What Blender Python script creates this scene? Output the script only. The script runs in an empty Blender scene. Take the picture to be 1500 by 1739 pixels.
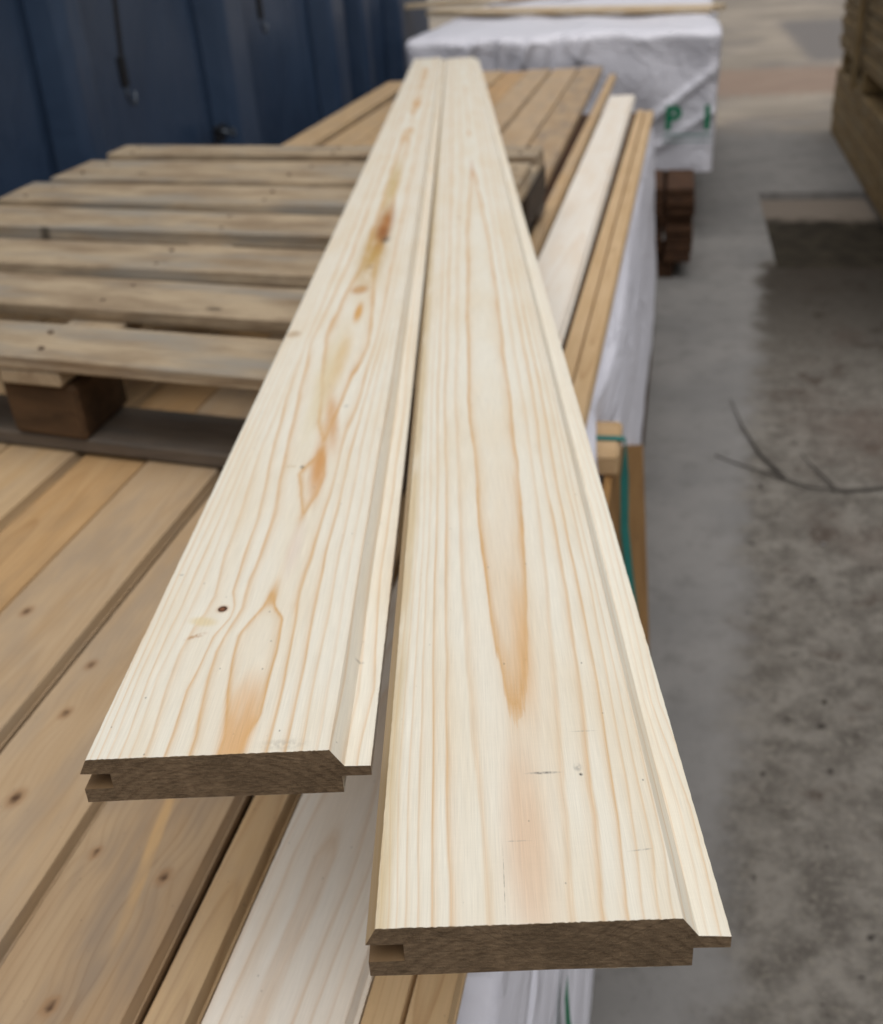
import bpy, bmesh, math, random
import numpy as np
from mathutils import Matrix, Vector

S = bpy.context.scene
COL = S.collection
rnd = random.Random(7)

# ------------------------------------------------------------------ camera, sky, sun, exposure
CAM_H = 1.5                                   # the phone is held 1.5 m above the concrete
def cam_basis(pitch, roll, yaw):
    p, r, w = map(math.radians, (pitch, roll, yaw))
    f = Vector((-math.sin(w)*math.cos(p), math.cos(w)*math.cos(p), -math.sin(p)))
    r0 = Vector((math.cos(w), math.sin(w), 0)); u0 = r0.cross(f)
    right = math.cos(r)*r0 + math.sin(r)*u0
    return right, right.cross(f), f
rt, up, fw = cam_basis(29.247, -4.067, 13.788)
cd = bpy.data.cameras.new('camera'); cam = bpy.data.objects.new('camera', cd); COL.objects.link(cam)
cam.matrix_world = Matrix(((rt.x, up.x, -fw.x, 0), (rt.y, up.y, -fw.y, 0), (rt.z, up.z, -fw.z, CAM_H), (0, 0, 0, 1)))
cd.sensor_fit = 'HORIZONTAL'; cd.sensor_width = 36.0; cd.lens = 1750/1500*36
cd.clip_start = 0.02; cd.clip_end = 600
cd.dof.use_dof = True; cd.dof.focus_distance = 0.49; cd.dof.aperture_fstop = 0.042/0.0039
S.camera = cam
S.render.engine = 'CYCLES'; S.cycles.max_bounces = 4; S.cycles.diffuse_bounces = 3; S.cycles.glossy_bounces = 2

SUN_EL, SUN_AZ = 74.0, 165.0                   # azimuth clockwise from +Y
wd = bpy.data.worlds.new('World'); S.world = wd; wd.use_nodes = True
nt = wd.node_tree; nt.nodes.clear()
sky = nt.nodes.new('ShaderNodeTexSky'); sky.sky_type = 'NISHITA'; sky.sun_disc = False
sky.sun_elevation = math.radians(SUN_EL); sky.sun_rotation = math.radians(SUN_AZ)
sky.air_density = 1.0; sky.dust_density = 4.0; sky.ozone_density = 1.0
hs = nt.nodes.new('ShaderNodeHueSaturation'); hs.inputs['Saturation'].default_value = 0.10
bg = nt.nodes.new('ShaderNodeBackground'); bg.inputs['Strength'].default_value = 0.09
wo = nt.nodes.new('ShaderNodeOutputWorld')
nt.links.new(sky.outputs[0], hs.inputs['Color']); nt.links.new(hs.outputs[0], bg.inputs[0]); nt.links.new(bg.outputs[0], wo.inputs[0])

sl = bpy.data.lights.new('sun', 'SUN'); sl.energy = 1.25; sl.angle = math.radians(80); sl.color = (1.0, 0.98, 0.945)
sun = bpy.data.objects.new('sun', sl); COL.objects.link(sun)
e, a = math.radians(SUN_EL), math.radians(SUN_AZ)
sun.rotation_euler = (-Vector((math.sin(a)*math.cos(e), math.cos(a)*math.cos(e), math.sin(e)))).to_track_quat('-Z', 'Y').to_euler()
sun.location = (3, 3, 8)

S.view_settings.view_transform = 'Standard'; S.view_settings.look = 'None'
S.view_settings.gamma = 1.0; S.view_settings.exposure = 0.15; S.view_settings.use_curve_mapping = False

# ------------------------------------------------------------------ node helper
def lin(r, g, b):
    f = lambda c: (c/255/12.92) if c/255 <= .04045 else ((c/255+.055)/1.055)**2.4
    return (f(r), f(g), f(b), 1)
class N:
    def __init__(s, name):
        s.m = bpy.data.materials.new(name); s.m.use_nodes = True; s.t = s.m.node_tree
        s.b = s.t.nodes['Principled BSDF']
    def node(s, typ, **kw):
        n = s.t.nodes.new(typ)
        for k, v in kw.items(): setattr(n, k, v)
        return n
    def put(s, sock, v):
        if isinstance(v, bpy.types.NodeSocket): s.t.links.new(v, sock)
        elif isinstance(v, (int, float)): 
            try: sock.default_value = v
            except TypeError: sock.default_value = (v, v, v, 1) if len(sock.default_value) == 4 else (v, v, v)
        else:
            sock.default_value = v if len(sock.default_value) == len(v) else tuple(v)[:len(sock.default_value)]
    def attr(s, name, out='Fac'):
        return s.node('ShaderNodeAttribute', attribute_name=name).outputs[out]
    def math(s, op, a, b=None, c=None, clamp=False):
        n = s.node('ShaderNodeMath', operation=op, use_clamp=clamp); s.put(n.inputs[0], a)
        if b is not None: s.put(n.inputs[1], b)
        if c is not None: s.put(n.inputs[2], c)
        return n.outputs[0]
    def vmath(s, op, a, b=None):
        n = s.node('ShaderNodeVectorMath', operation=op); s.put(n.inputs[0], a)
        if b is not None: s.put(n.inputs[1], b)
        return n.outputs['Value'] if op in ('LENGTH', 'DISTANCE', 'DOT_PRODUCT') else n.outputs[0]
    def xyz(s, v):
        n = s.node('ShaderNodeSeparateXYZ'); s.put(n.inputs[0], v); return n.outputs
    def comb(s, x, y, z=0.0):
        n = s.node('ShaderNodeCombineXYZ')
        for i, q in enumerate((x, y, z)): s.put(n.inputs[i], q)
        return n.outputs[0]
    def noise(s, vec, scale, detail=3, rough=.5, dist=0.0):
        n = s.node('ShaderNodeTexNoise'); s.put(n.inputs['Vector'], vec); n.inputs['Scale'].default_value = scale
        n.inputs['Detail'].default_value = detail; n.inputs['Roughness'].default_value = rough; n.inputs['Distortion'].default_value = dist
        return n.outputs['Fac']
    def voro(s, vec, scale):
        n = s.node('ShaderNodeTexVoronoi'); s.put(n.inputs['Vector'], vec); n.inputs['Scale'].default_value = scale
        return n.outputs
    def white(s, w):
        n = s.node('ShaderNodeTexWhiteNoise', noise_dimensions='1D'); s.put(n.inputs['W'], w); return n.outputs['Value']
    def ramp(s, fac, stops, interp='LINEAR'):
        n = s.node('ShaderNodeValToRGB'); s.put(n.inputs[0], fac); cr = n.color_ramp; cr.interpolation = interp
        while len(cr.elements) < len(stops): cr.elements.new(0.5)
        for el, (p, c) in zip(cr.elements, stops):
            el.position = p; el.color = c if not isinstance(c, (int, float)) else (c, c, c, 1)
        return n.outputs[0]
    def step(s, x, lo, hi):
        n = s.node('ShaderNodeMapRange', interpolation_type='SMOOTHSTEP'); s.put(n.inputs[0], x)
        s.put(n.inputs[1], lo); s.put(n.inputs[2], hi); return n.outputs[0]
    def mix(s, fac, a, b, blend='MIX'):
        n = s.node('ShaderNodeMix', data_type='RGBA', blend_type=blend); s.put(n.inputs[0], fac); s.put(n.inputs[6], a); s.put(n.inputs[7], b)
        return n.outputs[2]
    def bump(s, h, strength, dist=.001):
        n = s.node('ShaderNodeBump'); s.put(n.inputs['Height'], h); n.inputs['Strength'].default_value = strength; n.inputs['Distance'].default_value = dist
        s.t.links.new(n.outputs[0], s.b.inputs['Normal'])
    def out(s, col, rough=.6, spec=.3):
        s.put(s.b.inputs['Base Color'], col); s.put(s.b.inputs['Roughness'], rough); s.b.inputs['Specular IOR Level'].default_value = spec
        return s.m
    def ell(s, uv, u0, v0, ru, rv, soft=.35, ang=0.0):
        """soft ellipse mask (1 inside) in board millimetres"""
        p = s.vmath('SUBTRACT', uv, (u0, v0, 0))
        if ang:
            x, y, _ = s.xyz(p); c, q = math.cos(ang), math.sin(ang)
            p = s.comb(s.math('ADD', s.math('MULTIPLY', x, c), s.math('MULTIPLY', y, q)), s.math('SUBTRACT', s.math('MULTIPLY', y, c), s.math('MULTIPLY', x, q)))
        p = s.vmath('MULTIPLY', p, (1/ru, 1/rv, 0))
        return s.step(s.vmath('LENGTH', p), 1.0, 1.0-soft)

# ------------------------------------------------------------------ materials
def planed(name, pale, mid, line, line2, contrast=1.0, knots=(), stains=(), pits=(), weather=0.0, wcol=(.2, .18, .16, 1), side_shade=None, line_lo=.5):
    """planed softwood: 'ring' attribute = growth ring number, 'buv' = (across, along, seed) in mm"""
    n = N(name); uv = n.attr('buv', 'Vector'); x, y, sd = n.xyz(uv)
    flat = n.comb(x, y, sd)
    wob = n.noise(n.vmath('MULTIPLY', flat, (.05, .006, 1)), 1.0, 2)
    wob2 = n.noise(n.vmath('MULTIPLY', flat, (.6, .03, 1)), 1.0, 2)
    ring = n.math('ADD', n.math('ADD', n.attr('ring'), n.math('MULTIPLY', n.math('SUBTRACT', wob, .5), .55)), n.math('MULTIPLY', n.math('SUBTRACT', wob2, .5), .10))
    fr = n.math('FRACT', ring); fl = n.math('FLOOR', ring)
    late = n.ramp(fr, [(0, .5), (.05, .18), (.13, 0.0), (line_lo, 0.03), (.76, .24), (.89, .70), (.95, .95), (1, .5)])
    stren = n.math('MULTIPLY_ADD', n.white(n.math('ADD', fl, sd)), .65, .42)
    along = n.noise(n.vmath('MULTIPLY', flat, (.03, .008, 1)), 1.0, 1)
    stren = n.math('MULTIPLY', stren, n.math('MULTIPLY_ADD', along, .9, .5))
    stren = n.math('MULTIPLY', stren, n.math('MULTIPLY_ADD', n.step(ring, 6.0, 1.2), .6, .65))
    late = n.math('MULTIPLY', n.math('MULTIPLY', late, stren), contrast, clamp=True)
    blot = n.noise(n.vmath('MULTIPLY', flat, (.03, .005, 1)), 1.0, 2, .55)
    base = n.mix(n.step(blot, .35, .75), pale, mid)
    lc = n.mix(blot, line, line2)
    col = n.mix(late, base, lc)
    warm = n.attr('warm')
    col = n.mix(n.math('MULTIPLY', warm, .75, clamp=True), col, line)
    stn = n.step(n.noise(n.vmath('MULTIPLY', flat, (.07, .012, 1)), 1.0, 3), .06, .58) if stains else None
    for (u0, v0, ru, rv, sof, c, f, ang) in stains:
        m = n.math('MULTIPLY', n.ell(uv, u0, v0, ru, rv, sof, ang), stn)
        col = n.mix(n.math('MULTIPLY', m, f), col, c)
    fib = n.noise(n.vmath('MULTIPLY', flat, (2.6, .035, 1)), 1.0, 2, .65)
    fib2 = n.noise(n.vmath('MULTIPLY', flat, (.9, .02, 1)), 1.0, 2, .6)
    col = n.mix(1.0, col, n.ramp(fib, [(.25, .90), (.7, 1.04)]), 'MULTIPLY')
    col = n.mix(.8, col, n.ramp(fib2, [(.3, .94), (.7, 1.03)]), 'MULTIPLY')
    saw = n.noise(n.vmath('MULTIPLY', flat, (.05, .9, 1)), 1.0, 1)
    col = n.mix(1.0, col, n.ramp(saw, [(.3, .988), (.7, 1.004)]), 'MULTIPLY')
    if weather:
        wn = n.noise(n.vmath('MULTIPLY', flat, (.022, .006, 1)), 1.0, 3, .6)
        col = n.mix(n.math('MULTIPLY', n.step(wn, .42, .68), weather), col, wcol)
    # knots
    kn = n.attr('knot')
    col = n.mix(n.math('MULTIPLY', n.step(kn, .05, .5), .5), col, lin(150, 112, 76))
    col = n.mix(n.step(kn, .45, .95), col, lin(84, 60, 42))
    for (u0, v0, ru, rv) in knots:
        col = n.mix(n.math('MULTIPLY', n.ell(uv, u0, v0, ru*1.9, rv*1.9, .6), .45), col, lin(190, 140, 90))
        col = n.mix(n.ell(uv, u0, v0, ru*1.15, rv*1.15, .25), col, lin(70, 42, 26))
        col = n.mix(n.ell(uv, u0-.2, v0, ru*.72, rv*.72, .5), col, lin(128, 84, 58))
    pnz = n.step(n.noise(n.vmath('MULTIPLY', flat, (.45, .3, 1)), 1.0, 2), .25, .65) if pits else None
    for (u0, v0, ru, rv, c, f, ang) in pits:
        col = n.mix(n.math('MULTIPLY', n.math('MULTIPLY', n.ell(uv, u0, v0, ru, rv, .8, ang), pnz), f), col, c)
    if side_shade: col = n.mix(n.math('MULTIPLY', n.step(x, -.2, -1.2), .8), col, side_shade)  # left chamfer: weaker, warm bounced light painted in as an ochre tint
    if side_shade: col = n.mix(n.math('MULTIPLY', n.step(x, -14, -24), .9), col, lin(104, 80, 54))  # groove: milled brown, darkened further to paint in the shade inside it
    # specks of dirt
    vo = n.voro(n.vmath('MULTIPLY', flat, (.16, .10, 1)), 1.0)
    sp = n.math('MULTIPLY', n.step(vo['Distance'], .11, .05), n.step(n.xyz(vo['Color'])[0], .80, .86))
    col = n.mix(n.math('MULTIPLY', sp, .55), col, (.09, .075, .06, 1))
    n.bump(fib, .18, .0005)
    return n.out(col, n.math('MULTIPLY_ADD', fib, .2, .45), .28)

def endgrain(name, c1, c2):
    """band-sawn cross cut: fine horizontal fibre tear-out, curved ring bands, saw strokes and pale splinters"""
    n = N(name); tc = n.node('ShaderNodeTexCoord').outputs['Object']; x, y, z = n.xyz(tc)
    a1 = n.noise(n.vmath('MULTIPLY', tc, (170, 40, 700)), 1.0, 5, .75); a2 = n.noise(tc, 1100, 3, .8); a3 = n.noise(tc, 32, 3)
    rr = n.vmath('LENGTH', n.comb(n.math('SUBTRACT', x, .066), 0.0, n.math('ADD', z, .075)))
    rg = n.math('FRACT', n.math('ADD', n.math('MULTIPLY', rr, 170), n.math('MULTIPLY', a3, .6)))
    sw = n.noise(n.vmath('MULTIPLY', n.comb(n.math('ADD', x, n.math('MULTIPLY', z, .35)), 0, 0), (700, 1, 1)), 1.0, 2)
    col = n.mix(n.step(a1, .3, .7), c1, c2)
    col = n.mix(n.math('MULTIPLY', n.step(rg, .55, .95), .28), col, lin(78, 60, 44))
    col = n.mix(1.0, col, n.ramp(a3, [(.3, .72), (.7, 1.25)]), 'MULTIPLY')
    col = n.mix(1.0, col, n.ramp(sw, [(.3, .97), (.7, 1.02)]), 'MULTIPLY')
    col = n.mix(n.math('MULTIPLY', n.step(a2, .58, .74), .65), col, lin(178, 148, 112))
    n.bump(n.math('ADD', a1, a2), .8, .001)
    return n.out(col, .85, .1)

def rough_timber(name, c1, c2, c3, freq=.16, grey=None, wet=0.0, knotty=True):
    """sawn timber on box pieces: 'buv' = (along, across, height) in mm + seed offsets"""
    n = N(name); uv = n.attr('buv', 'Vector')
    w = n.noise(n.vmath('MULTIPLY', uv, (.004, .03, .03)), 1.0, 3)
    _, y, z = n.xyz(uv)
    rg = n.math('FRACT', n.math('ADD', n.math('MULTIPLY', n.math('ADD', y, n.math('MULTIPLY', z, .6)), freq), n.math('MULTIPLY', w, 4)))
    late = n.ramp(rg, [(0, .1), (.5, .1), (.9, 1), (1, .1)])
    bl = n.noise(n.vmath('MULTIPLY', uv, (.006, .02, .02)), 1.0, 5, .6)
    col = n.mix(n.step(bl, .35, .68), c1, c2)
    col = n.mix(n.math('MULTIPLY', late, .4), col, c3)
    fib = n.noise(n.vmath('MULTIPLY', uv, (.03, 1.2, 1.2)), 1.0, 4, .65)
    col = n.mix(1.0, col, n.ramp(fib, [(.25, .78), (.72, 1.1)]), 'MULTIPLY')
    if grey:
        g = n.noise(n.vmath('MULTIPLY', uv, (.003, .012, .02)), 1.0, 4, .6)
        col = n.mix(n.step(g, .45, .7), col, grey)
    if knotty:
        vo = n.voro(n.vmath('MULTIPLY', uv, (.006, .013, .0)), 1.0)
        k = n.math('MULTIPLY', n.step(vo['Distance'], .12, .05), n.step(n.xyz(vo['Color'])[0], .5, .55))
        col = n.mix(n.math('MULTIPLY', k, .8), col, (.03, .02, .014, 1))
    n.bump(fib, .5, .0015)
    return n.out(col, .75, .2)

PALE, MID = lin(236, 230, 215), lin(232, 221, 200)
LINE, LINE2 = lin(212, 165, 108), lin(217, 180, 132)
GREYD = lin(120, 112, 100)
M = {}
M['board_a'] = planed('pine face with long flame', PALE, MID, LINE, LINE2, .88, side_shade=lin(172, 142, 98),
    stains=[(66, 40, 16, 95, .8, lin(222, 188, 158), .55, 0), (73, 200, 9, 110, .9, lin(220, 176, 124), .5, .02), (70, 1850, 5, 160, .8, lin(200, 150, 115), .6, 0),
            (1, 600, 8, 3000, .8, lin(206, 182, 138), .7, 0)],
    pits=[(95.3, 88, 1.5, 1.6, (.02, .018, .018, 1), 1.0, 0), (77, 90, 11, 1.3, (.12, .115, .11, 1), .8, 0), (94, 93, 3, 4, (.25, .24, .22, 1), .5, 0), (54.8, 24, .28, 26, (.16, .13, .10, 1), .8, -.012),
          (116, 38, 7, .7, (.2, .18, .16, 1), .7, .1), (62, 46, 8, .6, (.25, .22, .2, 1), .5, 0), (41.8, 1393, 5, 9, lin(150, 120, 95), .7, 0), (100, 120, 9, .7, (.3, .27, .22, 1), .5, 0)])
M['board_b'] = planed('pine face with knots and resin', PALE, MID, LINE, LINE2, .95, side_shade=lin(172, 142, 98),
    knots=[(43.5, 139.6, 3.0, 3.4)],
    stains=[(76, 24, 13, 62, .7, lin(220, 172, 116), .75, 0), (80, 345, 10, 85, .9, lin(208, 146, 76), .8, .06), (80, 450, 9, 110, .9, lin(208, 150, 82), .7, .12),
            (62, 560, 16, 260, .9, lin(222, 204, 164), .6, 0), (72, 620, 12, 160, .9, lin(216, 178, 112), .6, 0), (74, 1090, 32, 330, .95, lin(196, 160, 96), 1.0, 0), (78, 1270, 20, 240, .9, lin(172, 112, 56), 1.0, .0), (72, 1620, 18, 420, .95, lin(206, 180, 126), .9, 0),
            (76, 780, 7, 60, .7, lin(214, 160, 84), .9, 0), (70, 880, 16, 30, .7, lin(196, 146, 88), .8, 0), (8, 709, 12, 18, .7, lin(178, 148, 110), .7, 0),
            (79, 215, 8, 60, .9, lin(224, 206, 196), .45, 0), (34, 126, 13, 7, .7, lin(226, 208, 168), .8, -.3)],
    pits=[(66.2, 350, 2.6, 4.5, (.02, .018, .02, 1), 1.0, 0), (57, 352, 7, 3.5, lin(200, 178, 140), .7, 0), (33, 110, 9, 3.2, lin(176, 128, 78), .85, .5), (85.4, 1155, 10, 34, (.035, .022, .016, 1), 1.0, 0), (80, 1200, 14, 60, lin(130, 76, 38), .8, 0), (74, 995, 9, 14, lin(150, 108, 60), .7, 0),
          (103, 6, 18, 6, (.40, .36, .29, 1), .4, 0), (6, 185, 2.2, 1.2, (.1, .1, .1, 1), .9, 0), (90, 480, 3, 6, (.3, .28, .24, 1), .7, 0), (136, 90, 4, 2, (.3, .27, .22, 1), .7, 0)])
M['end'] = endgrain('rough sawn dark end grain', lin(92, 77, 61), lin(136, 115, 91))
M['tan'] = planed('tan planed cladding', lin(198, 169, 131), lin(190, 158, 117), lin(154, 118, 78), lin(162, 126, 86), .5, weather=.35, wcol=lin(160, 142, 122))
M['weath'] = planed('greyed planed cladding', lin(190, 164, 132), lin(182, 153, 118), lin(152, 119, 82), lin(160, 128, 92), .5, weather=.55, wcol=lin(158, 141, 122))
M['greyer'] = planed('grey brown cladding', lin(182, 156, 124), lin(170, 142, 110), lin(142, 110, 76), lin(150, 118, 84), .6, weather=.7, wcol=lin(140, 124, 108), stains=[(60, 800, 7, 120, .6, lin(206, 168, 118), .8, .15)])
M['honey'] = planed('honey brown cladding', lin(196, 160, 116), lin(184, 146, 100), lin(150, 110, 68), lin(158, 118, 76), .6, weather=.4, wcol=lin(150, 126, 98))
M['palestack'] = planed('pale planed cladding', lin(238, 230, 218), lin(234, 221, 204), lin(206, 168, 128), lin(210, 176, 138), .6)
M['edgetan'] = planed('honey planed cladding', lin(206, 176, 136), lin(196, 164, 122), lin(168, 130, 88), lin(168, 130, 88), .5)
M['end_tan'] = endgrain('tan end grain', lin(120, 96, 66), lin(150, 120, 84))
M['pallet'] = rough_timber('weathered pallet timber', lin(190, 170, 142), lin(150, 130, 106), lin(112, 90, 66), .12, grey=lin(150, 142, 130))
M['block'] = rough_timber('pallet chipboard block', lin(96, 73, 52), lin(72, 55, 39), lin(56, 42, 30), .05, knotty=False)
M['runner'] = rough_timber('shaded pallet runner', lin(112, 100, 88), lin(96, 84, 72), lin(74, 62, 52), .1, grey=lin(84, 80, 76))  # shade under the pallet is painted into these darker colours
M['darkblock'] = rough_timber('darker pallet block', lin(78, 66, 56), lin(62, 53, 46), lin(46, 38, 32), .05, knotty=False)  # pallet block material in darker colours, for one corner block
M['bearer'] = rough_timber('fresh bearer timber', lin(206, 176, 138), lin(192, 160, 118), lin(170, 132, 90), .2, knotty=False)
M['brown'] = rough_timber('dark brown timber', lin(84, 58, 40), lin(66, 46, 33), lin(48, 32, 22), .1, knotty=False)
M['plank'] = rough_timber('ochre brown plank', lin(160, 122, 76), lin(142, 106, 64), lin(116, 84, 50), .1)
M['treated'] = rough_timber('green tinted treated timber', lin(150, 127, 90), lin(124, 103, 70), lin(94, 76, 50), .1, grey=lin(138, 123, 96))
M['paleboard'] = rough_timber('pale board on pack', lin(222, 206, 180), lin(206, 180, 144), lin(186, 150, 108), .1, knotty=False)

def wrap_mat(name, c1, c2, rough):
    n = N(name); tc = n.node('ShaderNodeTexCoord').outputs['Object']
    a = n.noise(n.vmath('MULTIPLY', tc, (3, 1.2, 5)), 2.0, 4, .55, .8); b = n.noise(tc, 26, 3, .6, .6)
    col = n.mix(a, c1, c2)
    cr = n.math('ABSOLUTE', n.math('SUBTRACT', n.noise(n.vmath('MULTIPLY', tc, (2.2, 1.0, 2.0)), 2.4, 3, .55, 1.2), .5))
    n.bump(n.math('ADD', n.math('ADD', a, n.math('MULTIPLY', b, .12)), n.math('MULTIPLY', n.step(cr, .07, 0.0), .35)), .4, .022)
    return n.out(col, rough, .45)
M['wrap'] = wrap_mat('white plastic wrap', lin(238, 237, 246), lin(226, 226, 238), .4)
M['wrap_far'] = wrap_mat('milky plastic wrap', lin(228, 226, 234), lin(212, 211, 220), .38)
def plain(name, c, rough=.5, spec=.4, metal=0.0, var=.12, scale=30):
    n = N(name); tc = n.node('ShaderNodeTexCoord').outputs['Object']; a = n.noise(tc, scale, 4)
    col = n.mix(1.0, c, n.ramp(a, [(.25, 1-var), (.75, 1+var)]), 'MULTIPLY'); n.b.inputs['Metallic'].default_value = metal
    return n.out(col, rough, spec)
M['teal'] = plain('teal polyester strap', lin(36, 112, 106), .45)
M['print'] = plain('green print', lin(24, 122, 88), .5, .2)
M['print_dim'] = plain('pale green print', lin(120, 150, 146), .5, .2)
M['strap'] = plain('black webbing strap', lin(22, 23, 28), .6, .3)
M['nail'] = plain('rusty nail', lin(110, 92, 76), .7, .3, .3)
M['hook'] = plain('dull steel hook', lin(90, 96, 104), .4, .5, .8)
M['twig'] = plain('dark wet twig', lin(84, 79, 74), .8, .15)
def navy():
    n = N('dark navy painted sheet'); tc = n.node('ShaderNodeTexCoord').outputs['Object']
    a = n.noise(n.vmath('MULTIPLY', tc, (1, 1.4, .8)), 1.6, 4, .55, .6); b = n.noise(n.vmath('MULTIPLY', tc, (1, 1, .1)), 24, 3, .6)
    col = n.mix(a, lin(38, 54, 77), lin(63, 82, 108)); col = n.mix(n.math('MULTIPLY', n.step(b, .52, .75), .22), col, lin(78, 92, 112))
    n.bump(a, .35, .06)
    return n.out(col, n.math('MULTIPLY_ADD', b, .2, .30), .4)
M['navy'] = navy()
def concrete():
    n = N('wet yard concrete'); tc = n.node('ShaderNodeTexCoord').outputs['Object']; x, y, z = n.xyz(tc)
    big = n.noise(tc, 2.2, 5, .6); med = n.noise(tc, 11, 5, .62); fine = n.noise(tc, 70, 4, .65); grit = n.noise(tc, 260, 2, .6)
    smooth = n.mix(n.step(big, .35, .7), lin(132, 129, 126), lin(118, 116, 114))
    smooth = n.mix(n.math('MULTIPLY', n.step(med, .48, .72), .45), smooth, lin(98, 95, 92))
    smooth = n.mix(n.math('MULTIPLY', n.step(fine, .56, .72), .35), smooth, lin(84, 80, 76))
    rough = n.mix(n.step(med, .36, .64), lin(90, 85, 79), lin(122, 117, 110))
    rough = n.mix(n.step(fine, .52, .72), rough, lin(128, 122, 112))
    rough = n.mix(n.step(n.noise(tc, 5.5, 4, .6), .54, .68), rough, lin(74, 65, 58))
    rough = n.mix(n.math('MULTIPLY', n.math('MULTIPLY', n.step(n.noise(tc, 1.7, 4, .6), .45, .62), n.step(x, .3, .75)), .7), rough, lin(88, 74, 66))
    rough = n.mix(n.math('MULTIPLY', n.step(n.noise(tc, 26, 4, .7), .46, .62), .35), rough, lin(76, 71, 66))
    rough = n.mix(n.math('MULTIPLY', n.step(n.noise(tc, 48, 3, .7), .54, .66), .4), rough, lin(136, 130, 121))
    rough = n.mix(n.math('MULTIPLY', n.step(grit, .60, .72), .7), rough, lin(158, 150, 138))
    rough = n.mix(n.math('MULTIPLY', n.step(n.noise(tc, 30, 2, .5), .66, .74), .9), rough, lin(52, 47, 43))
    # wavy border between trowelled strip and worn wet concrete
    bx = n.math('ADD', n.math('MULTIPLY_ADD', n.math('SUBTRACT', y, 1.0), .075, .105), n.math('MULTIPLY', n.math('SUBTRACT', n.noise(tc, 5, 5, .65), .5), .24))
    m = n.step(n.math('SUBTRACT', x, bx), -.04, .07)
    m = n.math('MULTIPLY', m, n.step(y, 5.4, 5.1))
    col = n.mix(m, smooth, rough)
    wet = n.math('MULTIPLY', n.step(n.math('ADD', y, n.math('MULTIPLY', n.math('SUBTRACT', med, .5), 1.6)), 3.3, 5.0), n.step(y, 5.3, 5.1))
    col = n.mix(n.math('MULTIPLY', n.math('MULTIPLY', wet, m), .85), col, lin(52, 46, 39))
    # beyond the joint: paler older slab with a rust red band
    yy = n.math('ADD', y, n.math('MULTIPLY', n.math('SUBTRACT', med, .5), 1.6))
    far = n.mix(n.step(n.noise(tc, .6, 4, .6), .35, .65), lin(160, 149, 136), lin(138, 129, 118))
    far = n.mix(n.math('MULTIPLY', n.step(n.math('ADD', x, n.math('MULTIPLY', med, .5)), 1.55, 1.75), n.math('MULTIPLY', n.step(yy, 12.8, 13.4), n.step(yy, 19, 17.6))), far, lin(118, 113, 110))
    far = n.mix(n.math('MULTIPLY', n.step(n.noise(tc, .9, 3), .5, .62), .5), far, lin(120, 114, 110))
    red = n.math('MULTIPLY', n.step(yy, 10.5, 10.9), n.step(yy, 12.9, 12.3))
    far = n.mix(n.math('MULTIPLY', red, .5), far, lin(134, 104, 88))
    mid = n.step(n.math('ADD', y, n.math('MULTIPLY', n.math('SUBTRACT', big, .5), 2)), 8.2, 9.6)
    col = n.mix(mid, col, far)
    n.bump(n.math('ADD', n.math('MULTIPLY', fine, .6), n.math('MULTIPLY', grit, .3)), .5, .006)
    return n.out(col, n.math('MULTIPLY_ADD', m, -.08, .85), .12)
M['concrete'] = concrete()
def mud():
    n = N('dark wet silt'); tc = n.node('ShaderNodeTexCoord').outputs['Object']; x, y, z = n.xyz(tc)
    a = n.noise(tc, 9, 5, .6)
    edge = n.step(n.math('ADD', y, n.math('MULTIPLY', a, .5)), 6.25, 6.55)
    col = n.mix(n.step(a, .35, .7), lin(44, 39, 32), lin(62, 56, 46)); col = n.mix(edge, col, lin(122, 112, 102))
    n.bump(a, .5, .01)
    return n.out(col, .8, .1)
M['mud'] = mud()

# ------------------------------------------------------------------ mesh helpers
def tag(o, label=None, cat=None, group=None, kind=None):
    for k, v in (('label', label), ('category', cat), ('group', group), ('kind', kind)):
        if v: o[k] = v
    return o
def link(name, me, parent=None):
    o = bpy.data.objects.new(name, me); COL.objects.link(o)
    if parent: o.parent = parent
    return o
def empty(name, loc, rz=0):
    o = bpy.data.objects.new(name, None); COL.objects.link(o); o.location = loc; o.rotation_euler.z = rz; o.empty_display_size = .1
    return o
def mesh(name, verts, faces, mats, parent=None, mi=None, smooth=False, buv=None):
    me = bpy.data.meshes.new(name); me.from_pydata([tuple(v) for v in verts], [], faces)
    for m in (mats if isinstance(mats, (list, tuple)) else [mats]): me.materials.append(m)
    if mi is not None: me.polygons.foreach_set('material_index', mi)
    if smooth: me.polygons.foreach_set('use_smooth', [True]*len(me.polygons))
    if buv is not None:
        a = me.attributes.new('buv', 'FLOAT_VECTOR', 'POINT'); a.data.foreach_set('vector', np.asarray(buv, dtype=np.float32).ravel())
    me.update(); return link(name, me, parent)
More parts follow.
